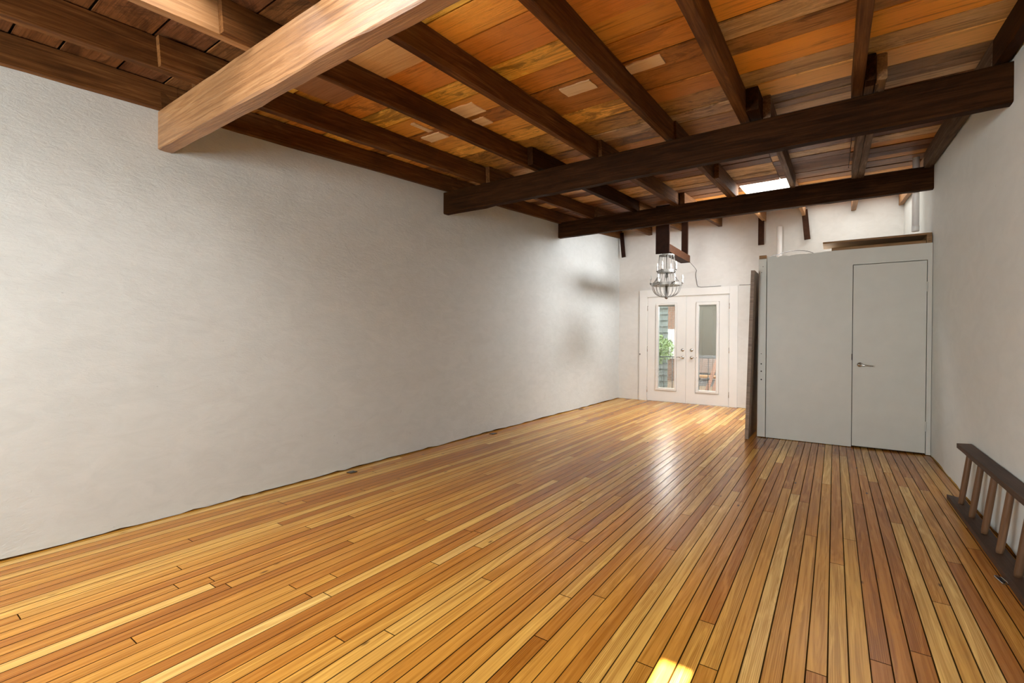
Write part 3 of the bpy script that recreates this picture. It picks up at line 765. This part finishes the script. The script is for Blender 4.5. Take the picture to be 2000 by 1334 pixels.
rail('top_rail', [(.775, .400), (.838, .416), (.843, .450), (.775, .434)], 2)
yy = 4.625
while yy > 1.3:
    bm = bmesh.new(); L0 = Vector((.806, yy-.02, .410)) - Vector((.765, yy, .030)); ln = L0.length
    tube(bm, [(0,0,0), (ln*.06,0,0), (ln*.5,0,0), (ln*.94,0,0), (ln,0,0)], [.0145,.0175,.0185,.0175,.0145], 12)
    o = obj('rung', bm, M_rung, t, True)
    x = L0.normalized(); y = Vector((0,1,0)); y = (y-x*y.dot(x)).normalized(); z = x.cross(y)
    o.matrix_local = Matrix(((x.x,y.x,z.x,0),(x.y,y.y,z.y,yy-3.4),(x.z,y.z,z.z,.030),(0,0,0,1)))
    yy -= .3175
t = empty('metal_buckle', (.705, 3.345, 0)); tag(t, 'small metal buckle on the floor beside the ladder', 'buckle')
t.rotation_euler = (0, 0, .18)
bm = bmesh.new(); pts = [(-.012,-.045,.004), (.012,-.045,.004), (.014,-.02,.006), (.013,.03,.006), (.006,.045,.005), (-.006,.045,.005), (-.013,.03,.006), (-.014,-.02,.006), (-.012,-.045,.004)]
tube(bm, pts, .003, 6); obj('buckle_frame', bm, M_nickel, t)
bm = bmesh.new(); box(bm, -.010, .010, -.02, .034, .001, .004); obj('buckle_strap', bm, M_dark, t)

# floor plates (covered pipe holes) along the left wall
for x, y, l, lab in ((-3.545, 2.635, .07, 'dark floor plate by the left wall, nearest to the camera'), (-3.545, 4.74, .085, 'dark floor plate by the left wall, middle of three'), (-3.585, 7.31, .08, 'dark floor plate by the left wall, farthest of three')):
    e = empty('floor_plate', (x, y, 0)); tag(e, lab, 'floor plate', 'floor plates along the left wall')
    bm = bmesh.new(); box(bm, -.032, .032, -l/2, l/2, .0005, .006, .002); obj('cover_plate', bm, M_plate, e)
    bm = bmesh.new(); lathe(bm, [(.010, .006), (.008, .0085), (.0, .009)], 10); obj('plate_screw', bm, M_darksteel, e)

# ------------------------------------------------------------------ outside the French doors
M_terr = plain('terrace_boards', (.17,.11,.065), .7, 0, .3, 8)
bm = bmesh.new(); box(bm, -9, 7, YB+.14, 24, -.25, -.12); o = obj('terrace', bm, M_terr); o['kind'] = 'structure'
M_fence = plain('grey_siding', (.125,.14,.13), .7, 0, .15, 4)
def siding(name, x0, x1, y, z0, z1, step, mat, label, cat):
    bm = bmesh.new(); z = z0
    while z < z1:
        v0 = len(bm.verts); fs = box(bm, x0, x1, y, y+.025, z, z+step*1.05)
        for v in {v for f in fs for v in f.verts}:
            if v.co.z > z+.01: v.co.y += .05
        z += step
    return tag(obj(name, bm, mat), label, cat)
siding('siding_fence', -7.5, -3.83, 13.2, -.12, 2.4, .17, M_fence, 'grey horizontal board fence outside behind the left door glass', 'fence')
def brickmat():
    m, nt, b = newmat('brick_wall'); tc = N(nt, 'ShaderNodeTexCoord')
    br = N(nt, 'ShaderNodeTexBrick'); L(nt, mapping(nt, tc.outputs['Object'], (1, 1, 1)), br.inputs['Vector'])
    rot = N(nt, 'ShaderNodeMapping'); L(nt, tc.outputs['Object'], rot.inputs[0]); rot.inputs['Rotation'].default_value = (PI/2, 0, 0); L(nt, rot.outputs[0], br.inputs['Vector'])
    br.inputs['Scale'].default_value = 4; br.inputs['Color1'].default_value = (.20,.09,.05,1); br.inputs['Color2'].default_value = (.25,.12,.07,1); br.inputs['Mortar'].default_value = (.25,.22,.18,1)
    L(nt, br.outputs[0], b.inputs['Base Color']); b.inputs['Roughness'].default_value = .8; return m
bm = bmesh.new(); box(bm, -6.5, -3.4, 15.5, 17, -.12, 4.2); t = obj('brick_building', bm, brickmat()); tag(t, 'pale red brick building outside, right half of the left glass', 'building')
bm = bmesh.new(); box(bm, -4.52, -4.2, 15.44, 15.52, .6, 1.55); obj('window_surround', bm, M_white, t)
rr = random.Random(9)
M_leaf = plain('leaves', (.10,.16,.03), .6, 0, .5, 6)
def bush(cx_, cy_, rx, rz, zc, n, label):
    bm = bmesh.new()
    for i in range(n):
        d = Vector((rr.gauss(0,1), rr.gauss(0,1), rr.gauss(0,1))).normalized()*(rr.random()**.4)
        c = Vector((cx_+d.x*rx, cy_+d.y*rx*.6, zc+d.z*rz)); s = rr.uniform(.03, .06)
        a = Vector((rr.gauss(0,1), rr.gauss(0,1), rr.gauss(0,1))).normalized(); b_ = a.orthogonal().normalized()
        v = [bm.verts.new(c+a*s), bm.verts.new(c+b_*s*.5), bm.verts.new(c-a*s), bm.verts.new(c-b_*s*.5)]
        bm.faces.new(v)
    e = empty('shrub', (cx_, cy_, -.12)); tag(e, label, 'shrub')
    for v in bm.verts: v.co -= Vector((cx_, cy_, -.12))
    obj('foliage', bm, M_leaf, e)
    bm = bmesh.new()
    for k in range(5):
        a = k*1.3; tube(bm, [(0,0,0), (.1*math.cos(a), .1*math.sin(a), zc*.5), (.3*rx*math.cos(a), .3*rx*math.sin(a), zc)], .012, 5)
    obj('stem', bm, M_beam, e)
bush(-4.1, 12.2, .75, .45, .95, 2200, 'light green leafy shrub outside behind the railing')
# iron railing
t = empty('iron_railing', (-2.6, 10.7, -.12)); tag(t, 'black iron railing outside the French doors', 'railing')
for nm, z in (('top_rail', .93), ('bottom_rail', .18)):
    bm = bmesh.new(); box(bm, -2.2, 1.8, -.012, .012, z, z+.022); obj(nm, bm, M_black, t)
x = -2.1
while x < 1.75:
    bm = bmesh.new(); tube(bm, [(x, 0, .0), (x, 0, .93)], .008, 6)
    if x > .0: lathe(bm, [(.0, .44), (.024, .47), (.03, .49), (.02, .51), (.0, .54)], 8, 'Z', (x, 0, 0))
    obj('baluster', bm, M_black, t, True); x += .19
# timber bench and planks on the right
t = empty('garden_bench', (-2.35, 12.0, -.12)); tag(t, 'orange timber garden bench outside behind the right door glass', 'bench')
M_gw = plain('orange_timber', (.24,.12,.045), .6, 0, .25, 8)
lbox('seat', t, -3.0, -1.5, 11.7, 12.15, .30, .35, M_gw); lbox('backrest', t, -3.0, -1.5, 12.12, 12.16, .40, .75, plain('pink_grey_timber', (.20,.14,.12), .6, 0, .2, 8))
for x in (-2.95, -1.6):
    for y in (11.72, 12.08): lbox('leg', t, x, x+.06, y, y+.06, -.119, .299, M_gw)
siding('board_fence', -3.35, 3.5, 14.2, -.12, 1.9, .19, plain('weathered_fence', (.12,.11,.11), .7, 0, .2, 4), 'weathered board fence outside behind the right door glass', 'fence')
for x, lab in ((-2.46, 'pink plank leaning outside, left of two behind the right glass'), (-2.32, 'pink plank leaning outside, right of two behind the right glass')):
    bm = bmesh.new(); box(bm, -.04, .04, -.012, .012, 0, 1.0); o = obj('leaning_plank', bm, plain('pink_plank', (.32,.16,.11), .6, 0, .1, 8)); o.location = (x, 11.45, -.118); o.rotation_euler = (-.1, .28, 0); tag(o, lab, 'plank', 'pink planks outside')

# ------------------------------------------------------------------ light
w = bpy.data.worlds.new('sky'); sc.world = w; w.use_nodes = True
bg = w.node_tree.nodes['Background']; bg.inputs[0].default_value = (.93,.97,1.0,1); bg.inputs[1].default_value = 7.0
def area(name, loc, rot, sx, sy, power, col=(.98,.985,1), portal=False):
    l = bpy.data.lights.new(name, 'AREA'); l.shape = 'RECTANGLE'; l.size = sx; l.size_y = sy; l.energy = power; l.color = col
    if portal: l.cycles.is_portal = True
    o = bpy.data.objects.new(name, l); o.location = loc; o.rotation_euler = rot; C.objects.link(o); return o
for i, (a, b_, z0, z1) in enumerate(FW):
    area('daylight_window', ((a+b_)/2, YF-.22, (z0+z1)/2), (PI/2, 0, 0), b_-a, z1-z0, (390, 40)[i])
area('door_portal', (-2.3, YB+.10, 1.05), (-PI/2, 0, 0), 1.4, 1.7, 1, portal=True)
area('reflection_panel', (-2.6, 12.9, 3.6), (-PI/2, 0, 0), 5., 2.7, 800, (.95,.98,1))  # added lamp panel that brightens the doors' reflection on the floor
v = Vector((-.90, .02, -.46))
o = area('skylight_fill', (-.66, 7.42, 3.04), v.to_track_quat('-Z', 'Y').to_euler(), 1.5, .36, 75); o.data.spread = math.radians(125)  # added tilted lamp below the skylight, brightens the far left wall
o = area('skylight_fill', (-.75, 7.24, 3.19), (0, 0, 0), .5, .9, 55); o.data.spread = math.radians(100)  # added downward lamp, brightens the floor near the French doors
s = bpy.data.lights.new('sun', 'SUN'); s.energy = 140.; s.angle = .006; s.color = (1,.93,.82)
so = bpy.data.objects.new('sun', s); C.objects.link(so)
d = Vector((.0, .896, -.444)); so.rotation_euler = d.to_track_quat('-Z', 'Y').to_euler(); so.location = (0, 3, 8)

# ------------------------------------------------------------------ camera
f, yaw, pitch, roll, Hc = 913.7516, 0.6031, -0.0060, 0.0066, 1.2065
cam = bpy.data.cameras.new('camera'); cam.sensor_width = 36; cam.lens = f/2000*36; cam.clip_start = .02
co = bpy.data.objects.new('camera', cam); C.objects.link(co); sc.camera = co
fwd = Vector((-math.sin(yaw)*math.cos(pitch), math.cos(yaw)*math.cos(pitch), math.sin(pitch)))
right = Vector((math.cos(yaw), math.sin(yaw), 0)); up = right.cross(fwd)
r2 = right*math.cos(roll) + up*math.sin(roll); u2 = -right*math.sin(roll) + up*math.cos(roll)
co.matrix_world = Matrix(((r2.x,u2.x,-fwd.x,0),(r2.y,u2.y,-fwd.y,0),(r2.z,u2.z,-fwd.z,Hc),(0,0,0,1)))

# ------------------------------------------------------------------ output
vs = sc.view_settings; vs.view_transform = 'Standard'; vs.look = 'None'; vs.exposure = 0; vs.gamma = 1; vs.use_curve_mapping = False
sc.cycles.use_denoising = True
sc.cycles.caustics_reflective = False; sc.cycles.caustics_refractive = False
sc.cycles.max_bounces = 10; sc.cycles.diffuse_bounces = 6; sc.cycles.transparent_max_bounces = 16
sc.cycles.sample_clamp_indirect = 6
